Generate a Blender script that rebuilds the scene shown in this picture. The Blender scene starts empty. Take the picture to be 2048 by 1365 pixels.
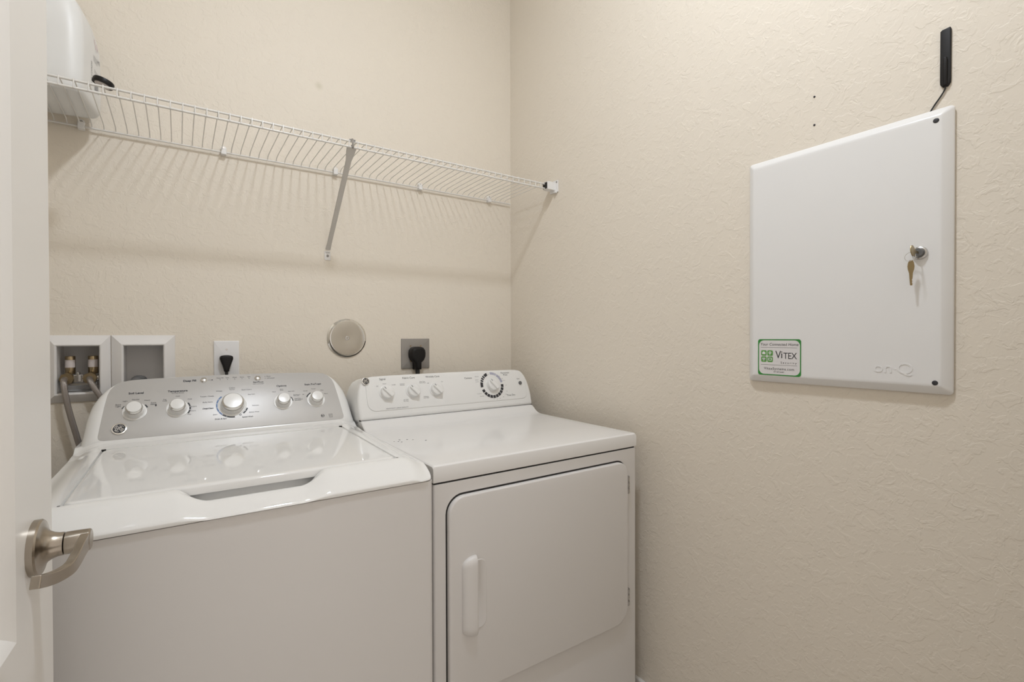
import bpy, bmesh, math, random
from mathutils import Vector, Matrix
R = math.radians
random.seed(7)
SC = bpy.context.scene
COL = SC.collection

# ---------------------------------------------------------------- camera, world, exposure
cam = bpy.data.cameras.new('camera'); camo = bpy.data.objects.new('camera', cam); COL.objects.link(camo)
cam.sensor_width = 36.0; cam.lens = 978.9 / 2048 * 36; cam.clip_start = 0.02; cam.clip_end = 50
yaw, pitch, roll = 0.598518, -0.00837, 0.0027856
f = Vector((math.sin(yaw)*math.cos(pitch), math.cos(yaw)*math.cos(pitch), math.sin(pitch)))
r = Vector((math.cos(yaw), -math.sin(yaw), 0)); d = f.cross(r)
rr_ = math.cos(roll)*r + math.sin(roll)*d; dd = -math.sin(roll)*r + math.cos(roll)*d
m3 = Matrix((rr_, -dd, -f)).transposed()
camo.matrix_world = Matrix.Translation((-1.2357, -1.8202, 1.2)) @ m3.to_4x4()
SC.camera = camo
SC.view_settings.view_transform = 'Standard'; SC.view_settings.look = 'None'
SC.view_settings.gamma = 1; SC.view_settings.use_curve_mapping = False
SC.view_settings.exposure = 0.0
w = bpy.data.worlds.new('hall_daylight'); SC.world = w; w.use_nodes = True
w.node_tree.nodes['Background'].inputs[0].default_value = (1.0, 0.91, 0.82, 1)
w.node_tree.nodes['Background'].inputs[1].default_value = 0.85
LAMP = (-0.82, -1.29, 2.90)         # the ceiling light of the laundry room
LAMP_STRENGTH = 288.0

# ---------------------------------------------------------------- materials
def nodes_of(m):
    m.use_nodes = True; nt = m.node_tree
    return nt, nt.nodes['Principled BSDF']
def mat(name, col, rough=.4, metal=0, coat=0, bump=0, bscale=400, spec=.5, aniso=0):
    m = bpy.data.materials.new(name); nt, b = nodes_of(m)
    b.inputs['Base Color'].default_value = (*col, 1); b.inputs['Roughness'].default_value = rough
    b.inputs['Metallic'].default_value = metal; b.inputs['Coat Weight'].default_value = coat
    b.inputs['Coat Roughness'].default_value = .06
    b.inputs['Specular IOR Level'].default_value = spec
    tc = nt.nodes.new('ShaderNodeTexCoord'); n = nt.nodes.new('ShaderNodeTexNoise')
    n.inputs['Scale'].default_value = bscale; nt.links.new(tc.outputs['Object'], n.inputs['Vector'])
    if bump:
        bu = nt.nodes.new('ShaderNodeBump'); bu.inputs['Strength'].default_value = bump; bu.inputs['Distance'].default_value = .0005
        nt.links.new(n.outputs['Fac'], bu.inputs['Height']); nt.links.new(bu.outputs[0], b.inputs['Normal'])
    else:   # very small variation in gloss
        mr = nt.nodes.new('ShaderNodeMapRange'); mr.inputs['To Min'].default_value = rough*.94; mr.inputs['To Max'].default_value = rough*1.06
        n.inputs['Scale'].default_value = 12
        nt.links.new(n.outputs['Fac'], mr.inputs['Value']); nt.links.new(mr.outputs[0], b.inputs['Roughness'])
    return m
def wall_mat(name, col):
    """painted knock-down plaster"""
    m = bpy.data.materials.new(name); nt, b = nodes_of(m); L = nt.links.new; N = nt.nodes.new
    tc = N('ShaderNodeTexCoord')
    wn = N('ShaderNodeTexNoise'); wn.inputs['Scale'].default_value = 26; wn.inputs['Detail'].default_value = 2
    L(tc.outputs['Object'], wn.inputs['Vector'])
    mx = N('ShaderNodeMix'); mx.data_type = 'RGBA'; mx.blend_type = 'LINEAR_LIGHT'; mx.inputs['Factor'].default_value = .035
    L(tc.outputs['Object'], mx.inputs['A']); L(wn.outputs['Color'], mx.inputs['B'])
    a = N('ShaderNodeTexNoise'); a.inputs['Scale'].default_value = 27; a.inputs['Detail'].default_value = 3.5; a.inputs['Roughness'].default_value = .55
    L(mx.outputs['Result'], a.inputs['Vector'])
    ra = N('ShaderNodeMapRange'); ra.interpolation_type = 'SMOOTHSTEP'
    ra.inputs['From Min'].default_value = .50; ra.inputs['From Max'].default_value = .565
    L(a.outputs['Fac'], ra.inputs['Value'])
    c = N('ShaderNodeTexNoise'); c.inputs['Scale'].default_value = 62; c.inputs['Detail'].default_value = 3
    L(mx.outputs['Result'], c.inputs['Vector'])
    rc = N('ShaderNodeMapRange'); rc.interpolation_type = 'SMOOTHSTEP'
    rc.inputs['From Min'].default_value = .50; rc.inputs['From Max'].default_value = .60; rc.inputs['To Max'].default_value = .45
    L(c.outputs['Fac'], rc.inputs['Value'])
    ad = N('ShaderNodeMath'); ad.operation = 'ADD'; L(ra.outputs[0], ad.inputs[0]); L(rc.outputs[0], ad.inputs[1])
    fi = N('ShaderNodeTexNoise'); fi.inputs['Scale'].default_value = 260; fi.inputs['Detail'].default_value = 2
    L(tc.outputs['Object'], fi.inputs['Vector'])
    mu = N('ShaderNodeMath'); mu.operation = 'MULTIPLY_ADD'; mu.inputs[1].default_value = .28
    L(fi.outputs['Fac'], mu.inputs[0]); L(ad.outputs[0], mu.inputs[2])
    bu = N('ShaderNodeBump'); bu.inputs['Strength'].default_value = .42; bu.inputs['Distance'].default_value = .0010
    L(mu.outputs[0], bu.inputs['Height']); L(bu.outputs[0], b.inputs['Normal'])
    # faint cleaning stain with a shape of its own on the back wall
    vs = N('ShaderNodeVectorMath'); vs.operation = 'DISTANCE'; vs.inputs[1].default_value = (-.818, 0, 2.09)
    L(tc.outputs['Object'], vs.inputs[0])
    st = N('ShaderNodeMapRange'); st.interpolation_type = 'SMOOTHSTEP'; st.inputs['From Min'].default_value = .0; st.inputs['From Max'].default_value = .02
    st.inputs['To Min'].default_value = .5; st.inputs['To Max'].default_value = 0
    L(vs.outputs['Value'], st.inputs['Value'])
    cm = N('ShaderNodeMix'); cm.data_type = 'RGBA'; cm.inputs['A'].default_value = (*col, 1); cm.inputs['B'].default_value = (col[0]*.72, col[1]*.72, col[2]*.62, 1)
    L(st.outputs[0], cm.inputs['Factor']); L(cm.outputs['Result'], b.inputs['Base Color'])
    b.inputs['Roughness'].default_value = .55; b.inputs['Specular IOR Level'].default_value = .35
    return m
M = {}
M['wall'] = wall_mat('cream_plaster', (.785, .72, .625))
M['ceiling'] = mat('ceiling_paint', (.80, .78, .74), .8, bump=.3, bscale=90)
M['floor'] = mat('floor_tile', (.58, .53, .47), .35)
M['trim'] = mat('white_trim_paint', (.78, .76, .73), .35)
M['doorpaint'] = mat('white_door_paint', (.80, .785, .76), .33)
M['gloss'] = mat('glossy_white_enamel', (.82, .815, .80), .035)
M['gloss2'] = mat('white_enamel', (.80, .79, .78), .15)
M['satin'] = mat('satin_white_paint', (.70, .68, .665), .33, bump=.06, bscale=900)  # same white as the tops, darkened so its colour carries the fronts' shade
M['cplastic'] = mat('white_console_plastic', (.82, .815, .80), .24)
M['silver'] = mat('silver_control_film', (.54, .53, .52), .42, .35, spec=.3)
M['ink'] = mat('black_ink', (.03, .03, .035), .5)
M['greyink'] = mat('grey_ink', (.16, .16, .17), .5)
M['blueink'] = mat('blue_ink', (.13, .22, .42), .45)
M['lilacink'] = mat('lilac_ink', (.42, .42, .52), .45)
M['whiteink'] = mat('white_ink', (.8, .8, .8), .45)
M['chrome'] = mat('chrome', (.80, .79, .77), .10, 1)
M['satinchrome'] = mat('satin_chrome', (.62, .61, .60), .25, 1)
M['nickel'] = mat('brushed_nickel', (.40, .355, .30), .27, 1)
M['steel'] = mat('galvanised_plate', (.36, .345, .33), .42, .7)
M['darkgap'] = mat('dark_gap', (.02, .018, .016), .8)
M['black'] = mat('black_plastic', (.007, .006, .006), .45, spec=.3)
M['blackrub'] = mat('black_rubber', (.015, .015, .015), .55)
M['wire'] = mat('white_vinyl_wire', (.76, .74, .71), .30)
M['brace'] = mat('grey_painted_steel', (.60, .575, .54), .38)
M['clip'] = mat('white_clip_plastic', (.82, .81, .80), .3)
M['jug'] = mat('white_hdpe', (.78, .78, .77), .42)
M['boxpl'] = mat('white_box_plastic', (.78, .76, .745), .35)
M['brassy'] = mat('aged_brass', (.38, .30, .19), .32, .95)
M['hosegrey'] = mat('grey_hose_rubber', (.14, .14, .14), .5)
M['key'] = mat('brass_key', (.40, .32, .19), .3, 1)
M['panel'] = mat('white_powder_coat', (.82, .815, .81), .30, bump=.05, bscale=700)
M['green'] = mat('sticker_green', (.035, .25, .045), .4)
M['green2'] = mat('sticker_light_green', (.13, .34, .085), .4)
M['stkwhite'] = mat('sticker_white', (.74, .72, .72), .35)
M['labelpaper'] = mat('pale_label', (.66, .60, .58), .5)
M['redink'] = mat('red_ink', (.45, .08, .10), .5)
M['plate'] = mat('white_wallplate', (.80, .795, .80), .3)
def braid_mat():
    m = bpy.data.materials.new('braided_steel'); nt, b = nodes_of(m); L = nt.links.new; N = nt.nodes.new
    tc = N('ShaderNodeTexCoord'); h = None
    for rot in (R(38), R(-38)):
        mp = N('ShaderNodeMapping'); mp.inputs['Rotation'].default_value = (0, rot, rot); L(tc.outputs['Object'], mp.inputs['Vector'])
        wv = N('ShaderNodeTexWave'); wv.inputs['Scale'].default_value = 260; L(mp.outputs[0], wv.inputs['Vector'])
        if h is None: h = wv.outputs['Fac']
        else:
            a = N('ShaderNodeMath'); a.operation = 'MAXIMUM'; L(h, a.inputs[0]); L(wv.outputs['Fac'], a.inputs[1]); h = a.outputs[0]
    bu = N('ShaderNodeBump'); bu.inputs['Strength'].default_value = .6; bu.inputs['Distance'].default_value = .0008
    L(h, bu.inputs['Height']); L(bu.outputs[0], b.inputs['Normal'])
    b.inputs['Base Color'].default_value = (.33, .30, .28, 1); b.inputs['Metallic'].default_value = .85; b.inputs['Roughness'].default_value = .38
    return m
M['braid'] = braid_mat()
ml = bpy.data.materials.new('lit_lamp_glass'); nt, b = nodes_of(ml)
b.inputs['Base Color'].default_value = (.9, .88, .84, 1)
b.inputs['Emission Color'].default_value = (.92, .985, 1.07, 1); b.inputs['Emission Strength'].default_value = LAMP_STRENGTH
M['lamp'] = ml

# ---------------------------------------------------------------- mesh helpers
def ident(p): return Vector(p)
class MB:
    def __init__(s): s.v = []; s.f = []
    def add(s, vs, fs, T=ident):
        o = len(s.v); s.v += [tuple(T(v)) for v in vs]; s.f += [tuple(i+o for i in q) for q in fs]; return s
    def box(s, a, b, T=ident):
        x0, y0, z0 = a; x1, y1, z1 = b
        vs = [(x0,y0,z0),(x1,y0,z0),(x1,y1,z0),(x0,y1,z0),(x0,y0,z1),(x1,y0,z1),(x1,y1,z1),(x0,y1,z1)]
        return s.add(vs, [(0,3,2,1),(4,5,6,7),(0,1,5,4),(1,2,6,5),(2,3,7,6),(3,0,4,7)], T)
    def loft(s, loops, T=ident, cap0=True, cap1=True, closed=True):
        n = len(loops[0]); vs = [p for lp in loops for p in lp]; fs = []
        for i in range(len(loops)-1):
            for j in range(n if closed else n-1):
                k = (j+1) % n
                fs.append((i*n+j, i*n+k, (i+1)*n+k, (i+1)*n+j))
        if cap0: fs.append(tuple(reversed(range(n))))
        if cap1: fs.append(tuple(range((len(loops)-1)*n, len(loops)*n)))
        return s.add(vs, fs, T)
    def lathe(s, prof, T=ident, n=32, cap0=True, cap1=True):
        """prof: (radius, height) about local z"""
        loops = [[(r*math.cos(2*math.pi*k/n), r*math.sin(2*math.pi*k/n), z) for k in range(n)] for r, z in prof]
        return s.loft(loops, T, cap0, cap1)
    def tube(s, pts, rad, n=8, T=ident, flat=None):
        pts = [Vector(p) for p in pts]; loops = []; up = None
        for i, p in enumerate(pts):
            t = (pts[min(i+1, len(pts)-1)] - pts[max(i-1, 0)]).normalized()
            if up is None:
                up = Vector((0,0,1)) if abs(t.z) < .9 else Vector((1,0,0))
            up = (up - t*up.dot(t)).normalized(); sd = t.cross(up)
            rd = rad[i] if isinstance(rad, (list, tuple)) else rad
            a, c = (rd, rd) if flat is None else flat
            loops.append([p + sd*a*math.cos(2*math.pi*k/n) + up*c*math.sin(2*math.pi*k/n) for k in range(n)])
        return s.loft(loops, T)
    def poly(s, loop, T=ident): return s.add(loop, [tuple(range(len(loop)))], T)
    def sweep_rect(s, pts, w, h, T=ident, upv=(0,0,1)):
        pts = [Vector(p) for p in pts]; loops = []; up = Vector(upv)
        for i, p in enumerate(pts):
            t = (pts[min(i+1, len(pts)-1)] - pts[max(i-1, 0)]).normalized()
            u = (up - t*up.dot(t)).normalized(); sd = t.cross(u)
            ww = w[i] if isinstance(w, (list, tuple)) else w; hh = h[i] if isinstance(h, (list, tuple)) else h
            loops.append([p+sd*ww/2+u*hh/2, p-sd*ww/2+u*hh/2, p-sd*ww/2-u*hh/2, p+sd*ww/2-u*hh/2])
        return s.loft(loops, T)
    def build(s, name, m, parent=None, smooth=38, bevel=0, seg=3, kind=None, label=None, shift=(0,0,0)):
        me = bpy.data.meshes.new(name)
        sh = Vector(shift); vs = [tuple(Vector(v)+sh) for v in s.v]
        me.from_pydata(vs, [], s.f); me.validate(); me.update()
        bm = bmesh.new(); bm.from_mesh(me); bmesh.ops.recalc_face_normals(bm, faces=bm.faces); bm.to_mesh(me); bm.free()
        me.materials.append(M[m] if isinstance(m, str) else m)
        if smooth:
            for p in me.polygons: p.use_smooth = True
            me.set_sharp_from_angle(angle=R(smooth))
        o = bpy.data.objects.new(name, me); COL.objects.link(o)
        if parent is not None: o.parent = parent
        if bevel:
            b = o.modifiers.new('bevel', 'BEVEL'); b.width = bevel; b.segments = seg; b.limit_method = 'ANGLE'; b.angle_limit = R(35); b.harden_normals = True
        if kind: o['kind'] = kind
        if label: o['label'] = label
        return o
def tag(o, label, cat, group=None):
    o['label'] = label; o['category'] = cat
    if group: o['group'] = group
    return o
def thing(name, loc, label, cat, rotz=0, group=None):
    o = bpy.data.objects.new(name, None); COL.objects.link(o); o.location = loc; o.rotation_euler = (0, 0, rotz)
    o.empty_display_size = .05
    return tag(o, label, cat, group)
def rr(x0, y0, x1, y1, rad, n=6):
    """rounded rectangle loop, rad may be 4 radii: bl, br, tr, tl"""
    if not isinstance(rad, (list, tuple)): rad = [rad]*4
    out = []
    for (cx, cy, sx, sy, a0), q in zip(((x0,y0,1,1,180),(x1,y0,-1,1,270),(x1,y1,-1,-1,0),(x0,y1,1,-1,90)), rad):
        for k in range(n+1):
            a = R(a0+90*k/n); out.append((cx+sx*q+q*math.cos(a), cy+sy*q+q*math.sin(a)))
    return out
def offs(loop, dd):
    """inset (dd>0) a closed ccw 2d loop"""
    n = len(loop); out = []
    for i in range(n):
        p, a, c = Vector(loop[i]), None, None
        j = i-1
        while (Vector(loop[j])-p).length < 1e-7: j -= 1
        a = (p-Vector(loop[j])).normalized(); j = i+1
        while (Vector(loop[j % n])-p).length < 1e-7: j += 1
        c = (Vector(loop[j % n])-p).normalized()
        na, nc = Vector((-a.y, a.x)), Vector((-c.y, c.x)); b = na+nc
        b = b/max(b.length_squared, .3)*2 if b.length > 1e-6 else na
        out.append((p.x+b.x*dd, p.y+b.y*dd))
    return out
def plate(mb, loop, t0, t1, b, T=ident, seg=4, back=True):
    """2d loop extruded t0..t1 with a rounded front rim of radius b"""
    loops = [[(x, y, t0) for x, y in loop]]
    for k in range(seg+1):
        a = R(90*k/seg); lp = offs(loop, b*(1-math.cos(a)))
        loops.append([(x, y, t1-b+b*math.sin(a)) for x, y in lp])
    return mb.loft(loops, T, cap0=back)
def frame(o, ex, ey, ez=None):
    o, ex, ey = Vector(o), Vector(ex).normalized(), Vector(ey).normalized()
    ez = Vector(ez).normalized() if ez is not None else ex.cross(ey)
    return lambda p: o + ex*p[0] + ey*p[1] + ez*p[2]
def text(mb, s, x, y, size, T, z=.0004, align='CENTER', ext=0, shear=0, space=1, rot=0, sx=1, bold=0):
    cu = bpy.data.curves.new('tmp', 'FONT'); cu.body = s; cu.size = size; cu.align_x = align; cu.align_y = 'CENTER'
    cu.resolution_u = 3; cu.shear = shear; cu.space_character = space; cu.space_line = .9; cu.extrude = ext; cu.offset = bold
    ob = bpy.data.objects.new('tmp', cu); COL.objects.link(ob)
    dg = bpy.context.evaluated_depsgraph_get(); me = bpy.data.meshes.new_from_object(ob.evaluated_get(dg))
    ca, sa = math.cos(rot), math.sin(rot)
    vs = [(x+(v.co.x*ca*sx-v.co.y*sa), y+(v.co.x*sa*sx+v.co.y*ca), z+v.co.z) for v in me.vertices]
    mb.add(vs, [tuple(p.vertices) for p in me.polygons], T)
    bpy.data.objects.remove(ob); bpy.data.curves.remove(cu); bpy.data.meshes.remove(me)
def arc_band(mb, cx, cy, r0, r1, a0, a1, T, z=.0005, n=16):
    vs = []; fs = []
    for k in range(n+1):
        a = R(a0+(a1-a0)*k/n)
        vs += [(cx+r0*math.cos(a), cy+r0*math.sin(a), z), (cx+r1*math.cos(a), cy+r1*math.sin(a), z)]
    for k in range(n): fs.append((2*k, 2*k+1, 2*k+3, 2*k+2))
    mb.add(vs, fs, T)
def disc(mb, cx, cy, rad, T, z=.0005, n=16, ry=None):
    ry = ry or rad
    mb.poly([(cx+rad*math.cos(2*math.pi*k/n), cy+ry*math.sin(2*math.pi*k/n), z) for k in range(n)], T)
def line(mb, x0, y0, x1, y1, wd, T, z=.0005):
    dv = Vector((x1-x0, y1-y0)).normalized()*wd/2; nx, ny = -dv.y, dv.x
    mb.poly([(x0+nx,y0+ny,z),(x0-nx,y0-ny,z),(x1-nx,y1-ny,z),(x1+nx,y1+ny,z)], T)
def smooth(a, b, x):
    t = min(max((x-a)/(b-a), 0), 1); return t*t*(3-2*t)
def lerp(a, b, t): return a+(b-a)*t
def bez(p, n=12):
    """Catmull-Rom through points"""
    p = [Vector(q) for q in p]; q = [p[0]*2-p[1]]+p+[p[-1]*2-p[-2]]; out = []
    for i in range(1, len(q)-2):
        for k in range(n):
            t = k/n
            out.append(.5*((2*q[i])+(q[i+1]-q[i-1])*t+(2*q[i-1]-5*q[i]+4*q[i+1]-q[i+2])*t*t+(-q[i-1]+3*q[i]-3*q[i+1]+q[i+2])*t**3))
    out.append(q[-2]); return out

# ---------------------------------------------------------------- the room
XL, YF, H = -1.74, -1.76, 2.90
def holes_wall(name, xs, ys, skip, P, m, kind='structure', thick=None):
    mb = MB()
    for i in range(len(xs)-1):
        for j in range(len(ys)-1):
            if (i, j) in skip: continue
            a, b = P(xs[i], ys[j]), P(xs[i+1], ys[j+1])
            mb.box([min(u, v) for u, v in zip(a[0], b[1])], [max(u, v) for u, v in zip(a[0], b[1])])
    bm = bmesh.new(); idx = [bm.verts.new(v) for v in mb.v]
    for q in mb.f: bm.faces.new([idx[k] for k in q])
    bmesh.ops.remove_doubles(bm, verts=bm.verts, dist=1e-5)
    # drop the internal faces between neighbouring cells
    seen = {}
    for fc in bm.faces: seen.setdefault(tuple(sorted(v.index for v in fc.verts)), []).append(fc)
    bm.verts.index_update()
    seen = {}
    for fc in bm.faces: seen.setdefault(tuple(sorted(v.index for v in fc.verts)), []).append(fc)
    bmesh.ops.delete(bm, geom=[x for k in seen.values() if len(k) > 1 for x in k], context='FACES')
    bmesh.ops.recalc_face_normals(bm, faces=bm.faces)
    me = bpy.data.meshes.new(name); bm.to_mesh(me); bm.free(); me.materials.append(M[m])
    o = bpy.data.objects.new(name, me); COL.objects.link(o); o['kind'] = kind; return o
BX = [(-1.5115, -1.4205), (-1.3675, -1.2725)]; BZ = (1.047, 1.178)
holes_wall('wall_back', [XL-.12, BX[0][0], BX[0][1], BX[1][0], BX[1][1], .12], [0, BZ[0], BZ[1], H], {(1, 1), (3, 1)},
           lambda x, z: ((x, 0, z), (x, .12, z)), 'wall')
MB().box((0, YF-.4, 0), (.12, 0, H)).build('wall_right', 'wall', kind='structure', smooth=0)
MB().box((XL-.12, YF, 0), (XL, 0, H)).build('wall_left', 'wall', kind='structure', smooth=0)
DX0, DX1, DZ = -1.432, -.60, 2.05
holes_wall('wall_front', [XL-.12, DX0, DX1, 0], [0, DZ, H], {(1, 0)}, lambda x, z: ((x, YF-.11, z), (x, YF, z)), 'wall')
MB().box((XL-.12, YF-.11, -.05), (.12, .12, 0)).build('floor', 'floor', kind='structure', smooth=0)
MB().box((XL-.12, YF-.11, H), (.12, .12, H+.05)).build('ceiling', 'ceiling', kind='structure', smooth=0)
MB().box((XL, -.014, 0), (0, 0, .09)).build('baseboard_back', 'trim', kind='structure', bevel=.004)
MB().box((-.014, YF, 0), (0, -.014, .09)).build('baseboard_right', 'trim', kind='structure', bevel=.004)
MB().box((XL, YF, 0), (XL+.014, -.014, .09)).build('baseboard_left', 'trim', kind='structure', bevel=.004)
t = MB()                                       # door casing and jamb
for x0, x1 in ((DX1-.012, DX1+.05),): t.box((x0, YF, 0), (x1, YF+.012, DZ+.05))
t.box((DX0-.05, YF, 0), (DX0+.012, YF+.012, DZ+.05)); t.box((DX0-.05, YF, DZ-.012), (DX1+.05, YF+.012, DZ+.05))
t.build('trim_1', 'trim', kind='structure', bevel=.003)

# ceiling light
cl = thing('ceiling_light', (LAMP[0], LAMP[1], H), 'round white glass flush ceiling light, lit', 'ceiling light')
MB().lathe([(.104, 0), (.104, -.016), (.098, -.024), (.080, -.024)]).build('base_ring', 'nickel', cl)
prof = [(.071*math.cos(R(a)), -.032-.015*math.sin(R(a))) for a in range(0, 90, 10)]+[(.003, -.0470)]
MB().lathe([(.071, -.024)]+prof, n=28).build('glass_dome', 'lamp', cl)

# ---------------------------------------------------------------- door (left, swung open into the room)
dirv = Vector((math.sin(R(3.1)), math.cos(R(3.1)), 0)); nrm = Vector((dirv.y, -dirv.x, 0))
EDGE = Vector((-1.371, -.972, 0))
TD = frame(EDGE, -dirv, (0,0,1), nrm)          # x along the door from its free edge, y up, z out of its face
door = MB()
def ring(x0, z0, x1, z1, t): return [(x0,z0,t),(x1,z0,t),(x1,z1,t),(x0,z1,t)]
W_, Hd = .762, 2.03
xs = [0, .132, W_-.132, W_]; zs = [.01, .24, .655, .880, 1.90, Hd]
for i in range(3):
    for j in range(5):
        if i == 1 and j in (1, 3): continue
        door.add([(xs[i],zs[j],0),(xs[i+1],zs[j],0),(xs[i+1],zs[j+1],0),(xs[i],zs[j+1],0)], [(0,1,2,3)], TD)
for z0, z1 in ((zs[1], zs[2]), (zs[3], zs[4])):
    x0, x1 = xs[1], xs[2]
    steps = [(0, 0), (.0012, -.0006), (.0085, -.0060), (.0092, -.0070), (.0215, -.0155), (.023, -.0160), (.06, -.0160)]
    door.loft([ring(x0+q, z0+q, x1-q, z1-q, t) for q, t in steps], TD, cap0=False)
door.add([(0,.01,0),(0,Hd,0),(0,Hd,-.035),(0,.01,-.035)], [(0,1,2,3)], TD)
door.add([(W_,.01,0),(W_,Hd,0),(W_,Hd,-.035),(W_,.01,-.035)], [(0,1,2,3)], TD)
door.add([(0,.01,-.035),(W_,.01,-.035),(W_,Hd,-.035),(0,Hd,-.035)], [(0,1,2,3)], TD)
door.add([(0,.01,0),(W_,.01,0),(W_,.01,-.035),(0,.01,-.035)], [(0,1,2,3)], TD)
door.add([(0,Hd,0),(W_,Hd,0),(W_,Hd,-.035),(0,Hd,-.035)], [(0,1,2,3)], TD)
d1 = door.build('door_1', 'doorpaint', kind='structure', smooth=30)
KZ = .958
TK = frame(TD((.074, KZ, 0)), -dirv, (0,0,1), nrm)
ros = MB().lathe([(.0315, 0), (.0315, .0060), (.0300, .0078), (.0265, .0084), (.0225, .0098), (.0175, .0130), (.0148, .0175), (.0134, .0220), (.0130, .0270)], TK, n=40)
ro = ros.build('handle_rose', 'nickel', d1)
lv = MB()
lv.lathe([(.0124, .0275), (.0128, .0285), (.0128, .0400), (.0126, .0500), (.0112, .0515)], TK, n=32)
pth = bez([(-.004, .0000, .0462), (.008, .0000, .0466), (.028, -.0005, .0468), (.050, -.0030, .0466), (.068, -.0062, .0445), (.085, -.0058, .0385), (.102, -.0020, .0325), (.119, .0040, .0290)], 6)
nn = len(pth)
lv.sweep_rect(pth, .0085, [lerp(.0222, .0125, min(i/26, 1)) for i in range(nn)], TK, upv=(0,1,0))
lv.build('handle_lever', 'nickel', ro, bevel=.0018)
MB().box((0-.0005, KZ-.028, -.030), (.0004, KZ+.028, -.005), TD).build('latch_plate', 'nickel', d1)

# ---------------------------------------------------------------- washing machine
WX0 = -1.104; WTH = R(-0.7)
wash = thing('washing_machine', (WX0+math.sin(WTH)*.45, -.45*math.cos(WTH), 0), 'white top-loading washing machine with a silver dial console, left of the dryer', 'washing machine', WTH)
SW = (0, .45, 0)
# cabinet
cb = MB(); lp = rr(-.3425, -.8260, .3425, -.10, .012, 5)
cb.loft([[(x, y, .02) for x, y in lp], [(x, y, .8828) for x, y in lp]])
cb.build('cabinet', 'satin', wash, shift=SW)
g = MB(); lp = rr(-.3385, -.8220, .3385, -.104, .012, 5)
g.loft([[(x, y, .8820) for x, y in lp], [(x, y, .8855) for x, y in lp]]); g.build('shadow_gap', 'darkgap', wash, shift=SW)
ft = None
for sx in (-.29, .29):
    for sy in (-.79, -.15):
        MB().lathe([(.02, 0), (.02, .012), (.012, .014), (.012, .022)], lambda p, sx=sx, sy=sy: Vector((p[0]+sx, p[1]+sy, p[2])), n=16).build('foot', 'blackrub', wash, shift=SW)
# top cover: a shaped height field with the opening for the lid and the finger scoop
LX, LY0, LY1 = .2815, -.761, -.290
def cover_z(x, y):
    ax = abs(x)
    z = .9285
    z -= .018*smooth(.290, .343, ax)**1.2                        # sides roll off
    z += .003*smooth(-.31, -.25, y)+.013*smooth(-.246, -.205, y)**1.5   # rise toward the console
    if y < LY0-.002:
        tt = (LY0-.002-y)/.067; z -= .036*tt**1.8
        z = max(z, .8895-.0015*tt)
    s = 1-smooth(.076, .130, ax)
    if s > 0 and y < LY0+.03:
        zs_ = .8900
        if y < LY0: zs_ = lerp(.8900, .9060, smooth(-.766, -.783, y))
        if y < -.786: zs_ = lerp(.9060, .8870, (min(1, (-.786-y)/.044))**1.7)
        z = lerp(z, min(zs_, z), s)
    return z
inside = lambda x, y: abs(x) < LX+.0016 and LY0-.0016 < y < LY1+.0016
def axis(pts, st):
    out = []
    for a, b in zip(pts[:-1], pts[1:]):
        n = max(1, round((b-a)/st)); out += [a+(b-a)*k/n for k in range(n)]
    return out+[pts[-1]]
gx = axis([-.343, -.296, -.2832, -.2831, -.132, .132, .2831, .2832, .296, .343], .0050)
gy = axis([-.830, -.800, -.7627, -.7626, -.735, -.2884, -.2883, -.205, -.095], .0040)
cv = MB(); idx = {}
vs = []
for j, y in enumerate(gy):
    for i, x in enumerate(gx):
        # rounded plan corners
        px, py = x, y
        if y < -.805 and abs(x) > .318:
            u, v_ = (abs(x)-.318)/.025, (-.805-y)/.025
            q = math.hypot(u, v_); mm = max(u, v_)
            if q > 0: px = math.copysign(.318+.025*u*mm/q, x); py = -.805-.025*v_*mm/q
        if inside(x, y):
            z = .913
            if y < -.735 and abs(x) < .14:
                z = min(z, lerp(.913, .8900, (1-smooth(.085, .135, abs(x)))*smooth(.735, .742, -y)))
        else: z = cover_z(px, py)
        idx[i, j] = len(vs); vs.append((px, py, z))
fs = [(idx[i,j], idx[i+1,j], idx[i+1,j+1], idx[i,j+1]) for i in range(len(gx)-1) for j in range(len(gy)-1)]
nx, ny = len(gx), len(gy)
rim = [(i, 0) for i in range(nx)]+[(nx-1, j) for j in range(1, ny)]+[(i, ny-1) for i in range(nx-2, -1, -1)]+[(0, j) for j in range(ny-2, 0, -1)]
base = len(vs)
for k, q in enumerate(rim):
    p = vs[idx[q]]; vs.append((p[0]*1.0015, p[1]-(.0006 if p[1] < -.8 else 0), p[2]-.0020 if p[2] < .895 else p[2]-.004))
b2 = len(vs)
for k, q in enumerate(rim):
    p = vs[idx[q]]; vs.append((p[0]*1.001, p[1]+(.0006 if p[1] < -.8 else 0), .8850))
n = len(rim)
for k in range(n):
    a, b = idx[rim[k]], idx[rim[(k+1) % n]]
    fs.append((a, base+k, base+(k+1) % n, b)); fs.append((base+k, b2+k, b2+(k+1) % n, base+(k+1) % n))
fs.append(tuple(b2+k for k in range(n)))
cv.add(vs, fs); cv.build('top_cover', 'gloss', wash, smooth=50, shift=SW)
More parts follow.
